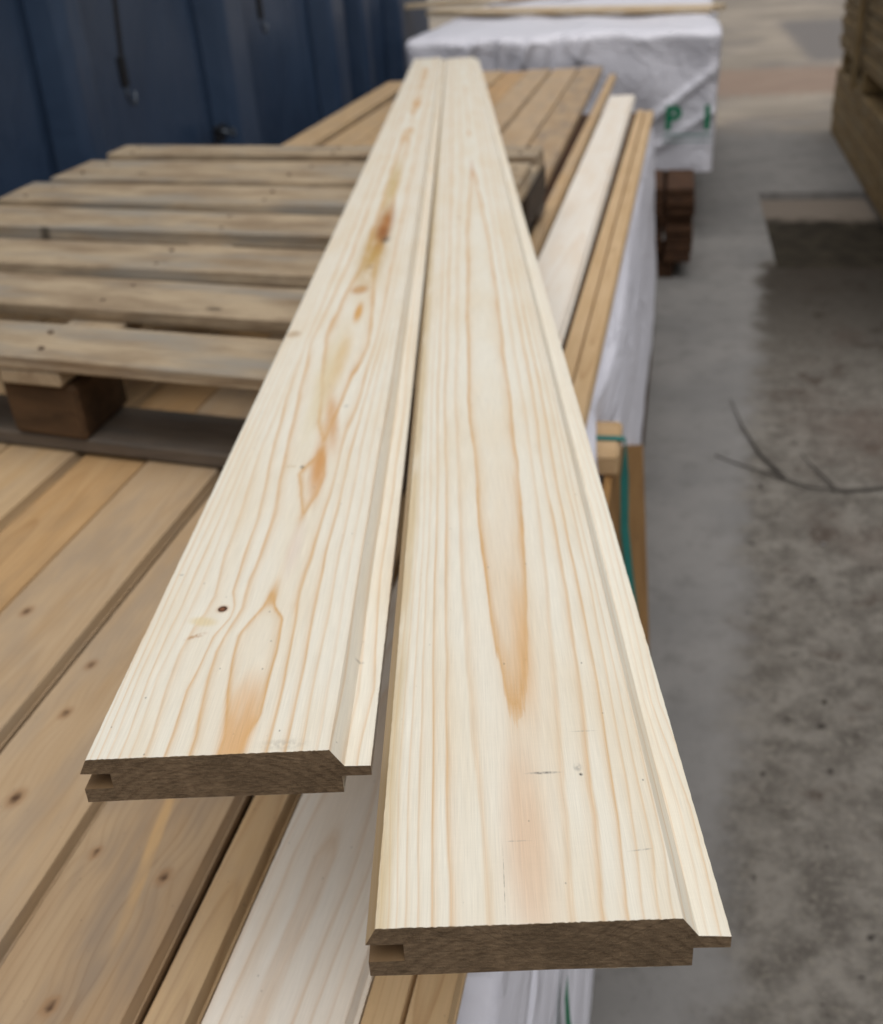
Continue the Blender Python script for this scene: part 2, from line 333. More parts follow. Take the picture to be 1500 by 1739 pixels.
def box(name, dims, mat, parent=None, loc=(0, 0, 0), rot=(0, 0, 0), bev=.003, warp=None, jit=0.0, grain='x'):
    """bevelled box, 'buv' follows its longest direction; warp(v) may bake a further deformation"""
    bm = bmesh.new(); bmesh.ops.create_cube(bm, size=1)
    for v in bm.verts:
        v.co = Vector((v.co.x*dims[0], v.co.y*dims[1], v.co.z*dims[2])) + Vector([rnd.uniform(-jit, jit) for _ in range(3)])
    if bev: bmesh.ops.bevel(bm, geom=list(bm.edges), offset=min(bev, min(dims)*.3), segments=1, affect='EDGES', profile=.7)
    me = bpy.data.meshes.new(name); bm.to_mesh(me); bm.free(); me.materials.append(mat)
    sd = [rnd.uniform(0, 5000) for _ in range(3)]
    a = me.attributes.new('buv', 'FLOAT_VECTOR', 'POINT')
    R = Matrix.Rotation(rot[2], 3, 'Z') @ Matrix.Rotation(rot[1], 3, 'Y') @ Matrix.Rotation(rot[0], 3, 'X')
    for i, v in enumerate(me.vertices):
        c = v.co*1000
        c = (c.x, c.y, c.z) if grain == 'x' else ((c.y, c.x, c.z) if grain == 'y' else (c.z, c.x, c.y))
        a.data[i].vector = (c[0]+sd[0], c[1]+sd[1], c[2]+sd[2])
        v.co = R @ v.co + Vector(loc)
        if warp: v.co = Vector(warp(v.co))
    return link(name, me, parent)

# ring fields -----------------------------------------------------------------
def ring_from_lines(u, v, Ln, Rn, qtab, utab):
    """growth-ring number at (u across, v along) [mm] from the ring lines either side of the board's heart line"""
    out = np.zeros((len(v), len(u)))
    qv = np.interp(v, *zip(*qtab)); uc = np.interp(v, *zip(*utab))
    for i, vv in enumerate(v):
        q = qv[i]; us, ss = [], []
        for k in sorted(Ln, reverse=True):
            if k > q: us.append(np.interp(vv, *zip(*Ln[k]))); ss.append(-math.sqrt(k*k-q*q))
        us.append(uc[i]); ss.append(0.0)
        for k in sorted(Rn):
            if k > q: us.append(np.interp(vv, *zip(*Rn[k]))); ss.append(math.sqrt(k*k-q*q))
        us = np.maximum.accumulate(np.array(us)+np.arange(len(us))*1e-3); ss = np.array(ss)
        s = np.interp(u, us, ss)
        kl = max((ss[1]-ss[0])/max(us[1]-us[0], 2.5), .05); kr = max((ss[-1]-ss[-2])/max(us[-1]-us[-2], 2.5), .05)
        s = np.where(u < us[0], ss[0]+(u-us[0])*kl, s); s = np.where(u > us[-1], ss[-1]+(u-us[-1])*kr, s)
        out[i] = np.sqrt(s*s+q*q)
    return out

def tg_profile(face, t, ch=6.5, tongue=13.0, chl=5.0, gd=16.0, du=1.5):
    """tongue-and-groove V-joint section (mm); u=0 at the left arris of the face, z=0 on the face"""
    top = [(x, 0.0) for x in np.linspace(0, face, max(4, int(face/du)))]
    k = t/28.3
    pts = top + [(face+ch*.5, -5.4*k), (face+ch, -10.8*k), (face+ch+tongue*.5, -11.1*k), (face+ch+tongue, -11.4*k), (face+ch+tongue, -17.8*k), (face+ch-2, -17.4*k), (face+ch-2, -t)]
    pts += [(x, -t) for x in np.linspace(face*.8, face*.2, 4)]
    pts += [(-chl+.5, -t), (-chl+.5, -19.5*k), (gd-chl, -19.5*k), (gd-chl, -10.0*k), (-chl, -9.6*k), (-chl*.5, -4.9*k)]
    return np.array(pts)

def tg_board(name, face, t, vs, ringf, mats, warm=None, knots=(), parent=None, seed=0.0, prof=None, du=1.5, endjit=.25, bow=None):
    """board along +Y from vs[0] to vs[-1] (mm); origin at face left arris, near end"""
    pr = tg_profile(face, t, du=du) if prof is None else prof
    n, m = len(pr), len(vs); vs = np.array(vs, float)
    u = pr[:, 0]; ueff = u + np.where(pr[:, 1] < -.5, np.where(u < face/2, pr[:, 1]*.6, -pr[:, 1]*.15), 0)
    ueff = ueff - np.where((pr[:, 1] < -9.7*t/28.3) & (u < face/3), 25.0, 0.0)
    ring = ringf(ueff, vs)
    V = np.zeros((m, n, 3)); V[:, :, 0] = u[None]; V[:, :, 1] = vs[:, None]; V[:, :, 2] = pr[:, 1][None]
    if bow is not None: V[:, :, 0] += bow(vs)[:, None]
    rs = np.random.RandomState(int(seed*13) % 9999)
    V[0, :, 1] += rs.uniform(-endjit, endjit, n); V[-1, :, 1] += rs.uniform(-endjit, endjit, n)
    ar = np.array([0, int(np.argmax(u))]); V[:, ar, 2] -= rs.uniform(0, .28, (m, 2))**2*3; V[:, ar, 0] += rs.normal(0, .06, (m, 2))
    kn = np.zeros((m, n)); wm = np.zeros((m, n)) if warm is None else warm(ueff, vs)
    for (ku, kv, kr) in knots:
        d2 = ((ueff[None]-ku)/kr)**2 + ((vs[:, None]-kv)/(kr*1.5))**2
        kn += np.exp(-d2*1.3); ring += 1.3*np.exp(-d2/9)
    idx = np.arange(m*n).reshape(m, n); faces = []
    j2 = np.roll(np.arange(n), -1)
    for i in range(m-1):
        a, b = idx[i], idx[i+1]
        faces += list(zip(a.tolist(), b.tolist(), b[j2].tolist(), a[j2].tolist()))
    nf = len(faces)
    faces += [tuple(idx[0].tolist()), tuple(idx[-1][::-1].tolist())]
    me = bpy.data.meshes.new(name); me.from_pydata((V.reshape(-1, 3)/1000).tolist(), [], faces)
    for mm in mats: me.materials.append(mm)
    me.polygons[nf].material_index = 1; me.polygons[nf+1].material_index = 1
    for nm, arr in (('ring', ring), ('knot', kn), ('warm', wm)):
        a = me.attributes.new(nm, 'FLOAT', 'POINT'); a.data.foreach_set('value', arr.astype(np.float32).ravel())
    B = np.zeros((m, n, 3)); B[:, :, 0] = ueff[None]; B[:, :, 1] = vs[:, None]; B[:, :, 2] = seed
    a = me.attributes.new('buv', 'FLOAT_VECTOR', 'POINT'); a.data.foreach_set('vector', B.astype(np.float32).ravel())
    me.update(); return link(name, me, parent)

def spans(*ab):
    """((start, end, step), ...) -> increasing stations"""
    o = []
    for s0, s1, st in ab: o += list(np.arange(s0, s1, st))
    return o + [ab[-1][1]]

# ------------------------------------------------------------------ the setting
G0 = 0.0
def grid_patch(x0, x1, y0, y1): return [(x0, y0), (x1, y0), (x1, y1), (x0, y1)]
# one concrete sheet with a shallow rectangular recess, split at the slab joint
rx0, rx1, ry0, ry1, rd = .49, 1.12, 5.10, 6.70, -.05
gv = []; gf = []
xs = [-250, rx0, rx1, 250]; ys = [-250, ry0, ry1, 9.38, 9.40, 9.43, 9.45, 400]
zz = {9.40: -.02, 9.43: -.02}
for y in ys:
    for x in xs: gv.append((x, y, zz.get(y, 0.0)))
for j in range(len(ys)-1):
    for i in range(3):
        if i == 1 and j == 1: continue
        b = j*4+i; gf.append((b, b+1, b+5, b+4))
k = len(gv)
gv += [(rx0+.012, ry0+.012, rd), (rx1-.012, ry0+.012, rd), (rx1-.012, ry1-.012, rd), (rx0+.012, ry1-.012, rd)]
c4 = [5, 6, 10, 9]
for i in range(4): gf.append((c4[i], c4[(i+1) % 4], k+(i+1) % 4, k+i))
tag(mesh('ground', gv, gf, M['concrete']), kind='structure')
mb = [(rx0, ry0, -.006), (rx1, ry0, -.006), (rx1, ry1, rd+.004), (rx0, ry1, rd+.004)]
tag(mesh('recess_floor', mb, [(0, 1, 2, 3)], M['mud']), kind='structure')

# ------------------------------------------------------------------ navy wall on the left
wall = empty('ribbed_wall', (-2.0, 4.0, 0))
tag(wall, 'dark navy painted wall of flat sheets and upright ribs behind the grey pallet', 'wall')
ribs = [(-.4, -.12), (1.85, 2.10), (3.19, 3.44), (4.45, 4.82), (5.96, 6.34), (6.62, 6.86), (7.5, 7.8)]
edge_y = [-2.0] + [v for r in ribs for v in r] + [8.9]
H = 3.0
for i in range(0, len(edge_y), 2):
    y0, y1 = edge_y[i], edge_y[i+1]
    if y1-y0 < .02: continue
    ny, nz = max(2, int((y1-y0)/.06)), 40; vv = []; ff = []
    for a in range(ny+1):
        for b in range(nz+1):
            s_, t_ = a/ny, b/nz
            bul = .022*math.sin(math.pi*s_)*math.sin(t_*7+i*1.3)*.6 + .010*math.sin(s_*5+t_*11+i)
            vv.append((bul-.03*math.sin(math.pi*s_), y0+(y1-y0)*s_-4.0, .10+t_*(H-.1)))
    for a in range(ny):
        for b in range(nz): q = a*(nz+1)+b; ff.append((q, q+nz+1, q+nz+2, q+1))
    o = mesh('sheet', vv, ff, M['navy'], wall, smooth=True)
    sm = o.modifiers.new('solid', 'SOLIDIFY'); sm.thickness = .006
for (y0, y1) in ribs:
    w = y1-y0; pf = [(-.02, 0), (.085, .05*w/.25*.6), (.105, .03+.05*w/.25*.6), (.105, w-.09), (.085, w-.06), (-.02, w)]
    vv = []; ff = []
    for z in (.1, H):
        for (dx, dy) in pf: vv.append((dx, y0+dy-4.0, z))
    for q in range(5): ff.append((q, q+1, q+7, q+6))
    ff += [(5, 0, 6, 11), (5, 4, 3, 2, 1, 0), (6, 7, 8, 9, 10, 11)]
    o = mesh('rib', vv, ff, M['navy'], wall)
    bv = o.modifiers.new('bev', 'BEVEL'); bv.width = .012; bv.segments = 3
box('bottom_rail', (.16, 10.9, .12), M['navy'], wall, loc=(-.02, -.55, .06), bev=.01, grain='y')
box('top_rail', (.16, 10.9, .12), M['navy'], wall, loc=(-.02, -.55, H+.055), bev=.01, grain='y')

def tube(pts, rads, sides=8):
    vv = []; ff = []; n = len(pts); pts = [Vector(p) for p in pts]
    for i, p in enumerate(pts):
        d = (pts[min(i+1, n-1)]-pts[max(i-1, 0)]).normalized(); a_ = d.orthogonal().normalized() if i == 0 else (a_ - d*a_.dot(d)).normalized(); b_ = d.cross(a_)
        r = rads[i] if isinstance(rads, (list, tuple)) else rads
        for k_ in range(sides): t_ = 2*math.pi*k_/sides; vv.append(p+(a_*math.cos(t_)+b_*math.sin(t_))*r)
    for i in range(n-1):
        for k_ in range(sides): ff.append((i*sides+k_, i*sides+(k_+1) % sides, (i+1)*sides+(k_+1) % sides, (i+1)*sides+k_))
    ff += [tuple(range(sides))[::-1], tuple(range((n-1)*sides, n*sides))]
    return vv, ff
def hang_strap(label, y, ytop, zb, ztop, group='straps hanging on the navy wall'):
    e_ = empty('hanging_strap', (-1.90, y, zb)); tag(e_, label, 'strap', group)
    h = ztop-zb
    vv = []; ff = []; K = 14
    for i in range(K+1):
        t_ = i/K; yy = (ytop-y)*t_ + .01*math.sin(t_*6); w_ = .014
        for (dx, dy) in ((-.002, -w_), (.002, -w_), (.002, w_), (-.002, w_)): vv.append((dx+.006*math.sin(t_*5), yy+dy, .10+t_*(h-.10)))
    for i in range(K):
        for q in range(4): ff.append((i*4+q, i*4+(q+1) % 4, i*4+4+(q+1) % 4, i*4+4+q))
    ff += [(3, 2, 1, 0), tuple(range(K*4, K*4+4))]
    mesh('webbing', vv, ff, M['strap'], e_)
    box('buckle', (.016, .045, .10), M['strap'], e_, loc=(0, 0, .10), bev=.004)
    hk = [(0, 0, .06), (0, 0, .02), (.003, .012, -.004), (.004, .034, -.010), (.004, .050, .006), (.003, .052, .03)]
    v2, f2 = tube(hk, .006); mesh('hook', v2, f2, M['hook'], e_, smooth=True)
hang_strap('black hanging strap with a steel hook in front of the navy wall, above the pallet', 3.56, 3.78, 1.05, 2.9)
hang_strap('short black strap end hanging high on the navy wall right of the middle rib', 4.95, 4.93, 1.16, 2.9)
hang_strap('dark strap hanging on the navy wall close to the far white pack', 6.98, 6.95, 1.19, 2.9)
e_ = empty('tie_bracket', (-1.90, 4.36, .80)); tag(e_, 'small dark tie bracket low on the navy wall just above the pallet', 'bracket')
box('plate', (.01, .12, .07), M['strap'], e_, loc=(-.03, 0, .01), bev=.003)
v2, f2 = tube([(-.03, -.03, .03), (.02, -.035, .02), (.035, 0, .0), (.02, .035, .02), (-.03, .03, .03)], .009); mesh('loop', v2, f2, M['hook'], e_, smooth=True)

# ------------------------------------------------------------------ far wrapped pack
fp = empty('wrapped_pack', (-.64, 7.3, 0), 0)
tag(fp, 'large white plastic wrapped timber pack at the far end of the stack, with green lettering', 'timber pack')
def loft_wrap(name, parent, x0, x1, y0, y1, z0, z1, mat, seed, lean=0.0, amp=.03, skew=0.0, nx=150, ny=60, nz=44, folds=()):
    """five-sided plastic cover with folds: front, right, back, left and top in one skin (parent space)"""
    rs = random.Random(seed); ph = [rs.uniform(0, 6.28) for _ in range(12)]
    per = []
    r = .035
    def add(xa, ya, xb, yb, k_):
        for i in range(k_): t_ = i/k_; per.append((xa+(xb-xa)*t_, ya+(yb-ya)*t_))
    add(x0+r, y0, x1-r, y0, nx); per.append((x1-r*.3, y0+r*.3)); add(x1, y0+r, x1, y1, ny); add(x1, y1, x0, y1, nx//3); add(x0, y1, x0, y0+r, ny); per.append((x0+r*.3, y0+r*.3))
    n = len(per); cx, cy = (x0+x1)/2, (y0+y1)/2; vv = []; ff = []
    for j in range(nz+1):
        t_ = j/nz; z = z0+(z1-z0)*t_
        sh = 1.0 if t_ < .95 else 1.0-.018*((t_-.95)/.05)**2
        for (x, y) in per:
            f1 = math.sin(x*9+t_*5+ph[0])*math.sin(x*3.3-t_*7+ph[1]) + .6*math.sin(x*21+t_*3+ph[2])*t_ + .7*math.sin((x+t_*.55)*14+ph[3])*(1-t_)
            f2_ = math.sin(y*5+t_*4+ph[4])*.7 + .5*math.sin(y*13-t_*8+ph[5])
            ox = 0; oy = 0
            if y <= y0+r:
                oy = amp*.45*f1 + lean*(1-t_)
                for (xa, za, xb, zb, h_) in folds:
                    L2 = math.hypot(xb-xa, zb-za); dd = ((x-xa)*(zb-za)-(z-za)*(xb-xa))/L2; al = ((x-xa)*(xb-xa)+(z-za)*(zb-za))/L2**2
                    if -.1 < al < 1.1: oy -= h_*math.exp(-(dd/.022)**2)
            if x >= x1-r: ox = amp*.4*f2_
            elif x <= x0+r: ox = -amp*.4*f2_
            vv.append((cx+(x-cx)*sh+ox, cy+(y-cy)*sh+oy+skew*(cx-x), z + (amp*.35*f1 if t_ > .95 else 0)))
    for j in range(nz):
        for i in range(n): a_ = j*n+i; b_ = j*n+(i+1) % n; ff.append((a_, b_, b_+n, a_+n))
    # top skin: rings shrinking to the middle
    prev = [nz*n+i for i in range(n)]
    for s_ in (.93, .8, .55, .2):
        row = []
        for (x, y) in per:
            row.append(len(vv)); vv.append((cx+(x-cx)*s_*.982, cy+(y-cy)*s_*.982+skew*(cx-x)*s_, z1+.006+.012*math.sin(x*7+y*4+ph[6])*s_))
        for i in range(n): ff.append((prev[i], prev[(i+1) % n], row[(i+1) % n], row[i]))
        prev = row
    ff.append(tuple(prev))
    return mesh(name, vv, ff, mat, parent, smooth=True)
loft_wrap('plastic_wrap', fp, -.80, .82, -1.58, 1.9, .345, 1.015, M['wrap_far'], 5, amp=.026, skew=.06,
    folds=[(.30, .45, .80, .83, .022), (.42, .40, .78, .62, .016), (-.55, .75, -.42, 1.0, .03), (-.2, .82, -.12, 1.0, .025), (-.05, .80, .02, 1.0, -.02), (-.30, .70, -.28, 1.0, .02), (.12, .9, .16, 1.0, .02)])
for ix in range(4):
    box('bearer', (.09, 3.3, .33), M['brown'], fp, loc=(-.66+ix*.42, .2, .17), bev=.004, grain='y')
def text_part(name, s_, size, mat, parent, loc, rot, offset=0.0):
    cu = bpy.data.curves.new(name, 'FONT'); cu.body = s_; cu.size = size; cu.extrude = .0006; cu.offset = offset
    tmp = bpy.data.objects.new('tmp', cu); COL.objects.link(tmp)
    dg = bpy.context.evaluated_depsgraph_get(); me = bpy.data.meshes.new_from_object(tmp.evaluated_get(dg))
    bpy.data.objects.remove(tmp); me.materials.clear(); me.materials.append(mat)
    o = link(name, me, parent); o.location = loc; o.rotation_euler = rot; return o
sk = math.atan(-.06)
for ch, x in (('P', .565), ('I', .755)):
    text_part('letter', ch, .155, M['print'], fp, (x, -1.645-.06*x, .565), (math.radians(90), 0, sk), .006)
box('printed_line', (.24, .002, .012), M['print_dim'], fp, loc=(.68, -1.645-.06*.68, .535), rot=(0, 0, sk), bev=0)
box('printed_line', (.24, .002, .006), M['print_dim'], fp, loc=(.68, -1.645-.06*.68, .505), rot=(0, 0, sk), bev=0)

def loose(name, p0, p1, w, t, z, mat, label, cat='board', group=None):
    p0, p1 = Vector(p0), Vector(p1); d = p1-p0; L_ = d.length; an = math.atan2(d.y, d.x)
    e_ = box(name, (L_, w, t), mat, None, bev=.002)
    mid = (p0+p1)/2 + Vector((-math.sin(an), math.cos(an)))*w/2
    e_.location = (mid.x, mid.y, z+t/2); e_.rotation_euler.z = an
    return tag(e_, label, cat, group)
loose('board', (-1.66, 7.30), (.13, 6.36), .19, .03, 1.036, M['paleboard'], 'pale board lying across the far white pack, nearest edge along its top')
loose('board', (-2.15, 8.05), (-.1, 8.75), .15, .03, 1.036, M['paleboard'], 'pale board on the far pack poking out past its left side')

# brown boards under and in front of the far pack
bp = empty('timber_pack', (-.55, 5.15, 0)); tag(bp, 'dark brown low pack of boards below the far white wrapped pack', 'timber pack')
for j in range(8):
    for i in range(9):
        box('board', (.125, .42, .038), M['brown'], bp, loc=(-.55+i*.14 + rnd.uniform(-.006, .006), rnd.uniform(-.02, .02), .10+j*.043), bev=.003, grain='y')
for i in range(3): box('bearer', (.08, .40, .075), M['brown'], bp, loc=(-.45+i*.48, 0, .0375), bev=.003, grain='y')

# ------------------------------------------------------------------ treated timber stack on the right
ts = empty('treated_timber_stack', (1.25, 6.2, 0), math.radians(-.7))
tag(ts, 'tall stack of greenish brown treated timber along the right of the yard', 'timber stack')
for j in range(4):
    for i in range(3):
        box('beam', (.115, 4.9+rnd.uniform(-.06, .06), .108), M['treated'], ts, loc=(-.10+i*.122, rnd.uniform(-.05, .05)+.05, .06+j*.113), bev=.006, jit=.002, grain='y')
for y in (-2.0, -1.0, 0.0, 1.1, 2.2):
    box('bearer', (.36, .09, .13), M['treated'], ts, loc=(.02, y, .525+.003), bev=.004)
for j in range(22):
    for i in range(3):
        box('rail', (.112, 4.9+rnd.uniform(-.05, .05), .036), M['treated'], ts, loc=(-.10+i*.122+rnd.uniform(-.012, .006), rnd.uniform(-.06, .06)+.05, .617+j*.041), bev=.004, jit=.001, grain='y')
for y in (-.9, 1.25):
    box('upright_batten', (.035, .07, 1.05), M['treated'], ts, loc=(-.196, y, 1.00), bev=.004, grain='z')

# ------------------------------------------------------------------ the stack the pallet lies on
ST = CAM_H - .605                              # top of the upper cladding boards
T_ = 26.0
np_ = empty('wrapped_pack', (-.75, 1.7, 0)); tag(np_, 'long white plastic wrapped timber pack under the loose cladding boards and pallet', 'timber pack')
# cover: a swept skin, folds run along its length
prof = [(-.64, .30), (-.66, .55), (-.655, ST-.08), (-.645, ST-.064), (-.3, ST-.062), (.2, ST-.062), (.60, ST-.062), (.630, ST-.064), (.650, ST-.080), (.659, ST-.12), (.664, ST-.16), (.658, ST-.175), (.667, ST-.20), (.661, ST-.22), (.668, ST-.28), (.670, ST-.38), (.680, ST-.47), (.688, ST-.56), (.690, ST-.64), (.672, ST-.65), (0, .235)]
pf2 = []
for (a0, b0), (a1, b1) in zip(prof, prof[1:]):
    for q in range(3): pf2.append((a0+(a1-a0)*q/3, b0+(b1-b0)*q/3))
pf2.append(prof[-1])
vv = []; ff = []; L0, L1, K = -2.4, 2.45, 150; n = len(pf2)
for i in range(K+1):
    y = L0+(L1-L0)*i/K
    for j, (x, z) in enumerate(pf2):
        w_ = .003*math.sin(y*3.1+z*9)+.0015*math.sin(y*7-z*17)+.0008*math.sin(y*23+z*31)
        w_ -= .046*math.exp(-((y+.145)/.10)**2)*math.exp(-((z-(ST-.17))/.075)**2)
        vv.append((x+(w_ if x > .6 or x < -.6 else 0), y, z+(.002*math.sin(y*7+x*9) if abs(x) < .6 else 0)))
for i in range(K):
    for j in range(n): a_ = i*n+j; b_ = i*n+(j+1) % n; ff.append((a_, a_+n, b_+n, b_))
ff += [tuple(range(n)), tuple(range(K*n, K*n+n))[::-1]]
mesh('plastic_wrap', vv, ff, M['wrap'], np_, smooth=True)
# printed teal curve on the side of the cover
vv = []; ff = []; K = 14
def side_x(z): return float(np.interp(z, [ST-.65, ST-.64, ST-.56, ST-.47, ST-.38, ST-.28], [.690, .690, .688, .680, .670, .664]))+.0135
for i in range(K+1):
    t_ = i/K; z = ST-.62+t_*.30; y = -.93 - .13*math.sin(t_*1.9) + .02*t_
    for d_ in (-.014-.012*(1-t_), .014+.012*(1-t_)): vv.append((side_x(z), y+d_, z))
for i in range(K): ff.append((2*i, 2*i+1, 2*i+3, 2*i+2))
mesh('printed_mark', vv, ff, M['print'], np_)
for i in range(9):
    box('deck_board', (.132, 4.5, .026), M['brown'], np_, loc=(-.585+i*.142, .25, ST-.0435), bev=.003, grain='y')
# batten at the edge with the teal strap round it
box('edge_batten', (.13, .13, .042), M['bearer'], np_, loc=(.615, -.145, ST-.154), bev=.006)
sp = [(.50, ST-.1315), (.680, ST-.1315), (.6835, ST-.136), (.6835, ST-.20), (.686, ST-.30), (.697, ST-.40), (.712, ST-.52), (.722, ST-.65), (.712, .03)]
vv = []; ff = []
for (x, z) in sp:
    for d_ in (-.008, .008): vv.append((x+.004+(d_*.75 if z < ST-.15 else 0), -.155+d_, z))
for i in range(len(sp)-1): ff.append((2*i, 2*i+1, 2*i+3, 2*i+2))
o = mesh('strap', vv, ff, M['teal'], np_); so = o.modifiers.new('solid', 'SOLIDIFY'); so.thickness = .0015
for y in (-.6, .7, 2.0):
    box('bearer', (1.2, .10, .09), M['brown'], np_, loc=(.02, y, .19), bev=.005)
# lower brown timbers the pack stands on
lw = empty('timber_pack', (-.70, 2.7, 0)); tag(lw, 'dark brown timbers lying on the concrete underneath the near wrapped pack', 'timber pack')
for j in range(2):
    for i in range(6):
        box('beam', (.16, 3.1, .068), M['brown'], lw, loc=(-.52+i*.215, rnd.uniform(-.03, .03), .036+j*.0705), bev=.004, grain='y')
# the ochre plank leaning on the pack side
A_, B_, C_, D_ = [Vector(p) for p in ((-.080, 1.60, .72), (-.050, 2.32, .38), (.022, 1.16, .16), (-.078, 1.16, .72))]
vv = []; ff = []; K = 12
for off in (0.0, -.012):
    for i in range(K+1):
        for j in range(K+1):
            p = A_.lerp(D_, i/K).lerp(B_.lerp(C_, i/K), j/K); p.x += off - .010*math.sin(math.pi*j/K); vv.append(p)
Q_ = (K+1)**2
for i in range(K):
    for j in range(K):
        b = i*(K+1)+j; ff.append((b, b+1, b+K+2, b+K+1)); ff.append((Q_+b, Q_+b+K+1, Q_+b+K+2, Q_+b+1))
rim = [i for i in range(K)]+[K+i*(K+1) for i in range(K)]+[K*(K+1)+K-i for i in range(K)]+[(K-i)*(K+1) for i in range(K)]
for a_, b_ in zip(rim, rim[1:]+rim[:1]): ff.append((a_, a_+Q_, b_+Q_, b_))
o = mesh('leaning_panel', vv, ff, M['plank'], smooth=False, buv=[(p[1]*1000, p[2]*1000, p[0]*1000) for p in vv])
tag(o, 'ochre brown panel against the wrapped pack side, under the teal strap', 'panel')

def random_ring(seed, w):
    r_ = random.Random(seed); uc0 = w*r_.uniform(.25, .75); a1, a2, p1, p2 = r_.uniform(2, 9), r_.uniform(1, 3), r_.uniform(0, 6), r_.uniform(0, 6)
    sp_ = r_.uniform(5.5, 8.5); q0, qa, qp, ql = r_.uniform(1, 4), r_.uniform(.6, 1.8), r_.uniform(0, 6), r_.uniform(700, 1500)
    def f(u, v):
        uc = uc0+a1*np.sin(v/700+p1)+a2*np.sin(v/190+p2)
        q = q0+qa*np.sin(v/ql*6.28+qp)
        return np.sqrt(((u[None]-uc[:, None])/sp_)**2+q[:, None]**2)
    return f
def stack_board(label, x0, x1, y0, y1, mat, seed, top=ST, rot=0.0, knots=(), tongue=1.0, drop=0.0, ring=None, group='cladding boards on the stack', near=True, ch=3.0):
    face = (x1-x0)*1000
    pr = tg_profile(face, T_, ch=ch, tongue=tongue, chl=2.0, gd=7.0, du=4.0 if near else 10.0)
    vs = spans((0, 250, 60), (250, 1750, 6), (1750, 3000, 40), (3000, (y1-y0)*1000, 90)) if near else spans((0, (y1-y0)*1000, 50))
    kn = [((kx-x0)*1000, (ky-y0)*1000, kr) for kx, ky, kr in knots]
    o = tg_board('cladding_board', face, T_, vs, ring or random_ring(seed, face), [mat, M['end_tan']], knots=kn, seed=seed*37.0, prof=pr, endjit=.5)
    o.location = (x0, y0, top-drop); o.rotation_euler.z = math.radians(rot)
    return tag(o, label, 'board', group)
Y0 = -.30
R_ = .55
pos = [(-1.400, -1.283), (-1.277, -1.160), (-1.154, -1.037), (-1.031, -.914), (-.908, -.797)]
words = ['leftmost cladding board of the stack, along the navy wall', 'leftmost cladding board of the stack, on the navy wall side', 'second cladding board from the stack edge beside the navy wall',
         'third cladding board from the stack edge beside the navy wall', 'fourth cladding board from the navy wall side, left of the dark open groove']
for i, (a_, b_) in enumerate(pos):
    if i == 0: continue
    stack_board(words[i], a_, b_, Y0, 5.42-(.5 if i == 0 else 0)-(.25 if i == 1 else 0), M['tan'], 11+i, rot=R_+(.5 if i < 2 else 0), near=i > 2)
stack_board('tan cladding board left of the palest joint, running under the pallet', -.782, -.684, Y0, 5.40, M['honey'], 21, rot=R_, drop=.004, knots=[(-.70, .70, 6)])
stack_board('clean tan cladding board that meets the pallet runner near its block', -.676, -.568, Y0, 5.41, M['weath'], 22, rot=R_, knots=[(-.649, .793, 7), (-.60, .52, 5)])
stack_board('greyed cladding board with three dark knots in a row, left of the loose boards', -.550, -.438, Y0, 5.40, M['weath'], 23, rot=R_, knots=[(-.506, .538, 8), (-.519, .644, 6), (-.531, .715, 6), (-.47, .40, 7)])
stack_board('greyed cladding board with an ochre streak under the left loose board end', -.426, -.322, Y0, 5.43, M['greyer'], 24, rot=R_, knots=[(-.345, .479, 6), (-.409, .494, 5), (-.375, .366, 6)], tongue=1)
stack_board('brown lower cladding board sunk between the upper boards and the pale one', -.3175, -.2895, Y0, 5.20, M['tan'], 25, top=ST-.010, rot=.1, tongue=2)
stack_board('pale new cladding board along the right of the stack', -.277, -.184, Y0, 4.47, M['palestack'], 28, rot=.0, top=ST-.004, tongue=3,
    ring=lambda u, v: np.sqrt(((u[None]-38-.02*(v[:, None]-800))/9.0)**2 + (2.0+.9*np.sin(v[:, None]/420)+np.maximum(0, (v[:, None]-820)/150)*(v[:, None] < 1400)+4.0*(v[:, None] >= 1400))**2))
stack_board('honey coloured narrow board beside the pale one', -.179, -.154, Y0, 4.12, M['edgetan'], 31, rot=-.3, top=ST-.010, tongue=1, ch=2)
stack_board('honey coloured edge board, outermost on the right of the stack', -.151, -.124, Y0, 4.10, M['edgetan'], 32, rot=-.35, top=ST-.010, tongue=1, ch=2)

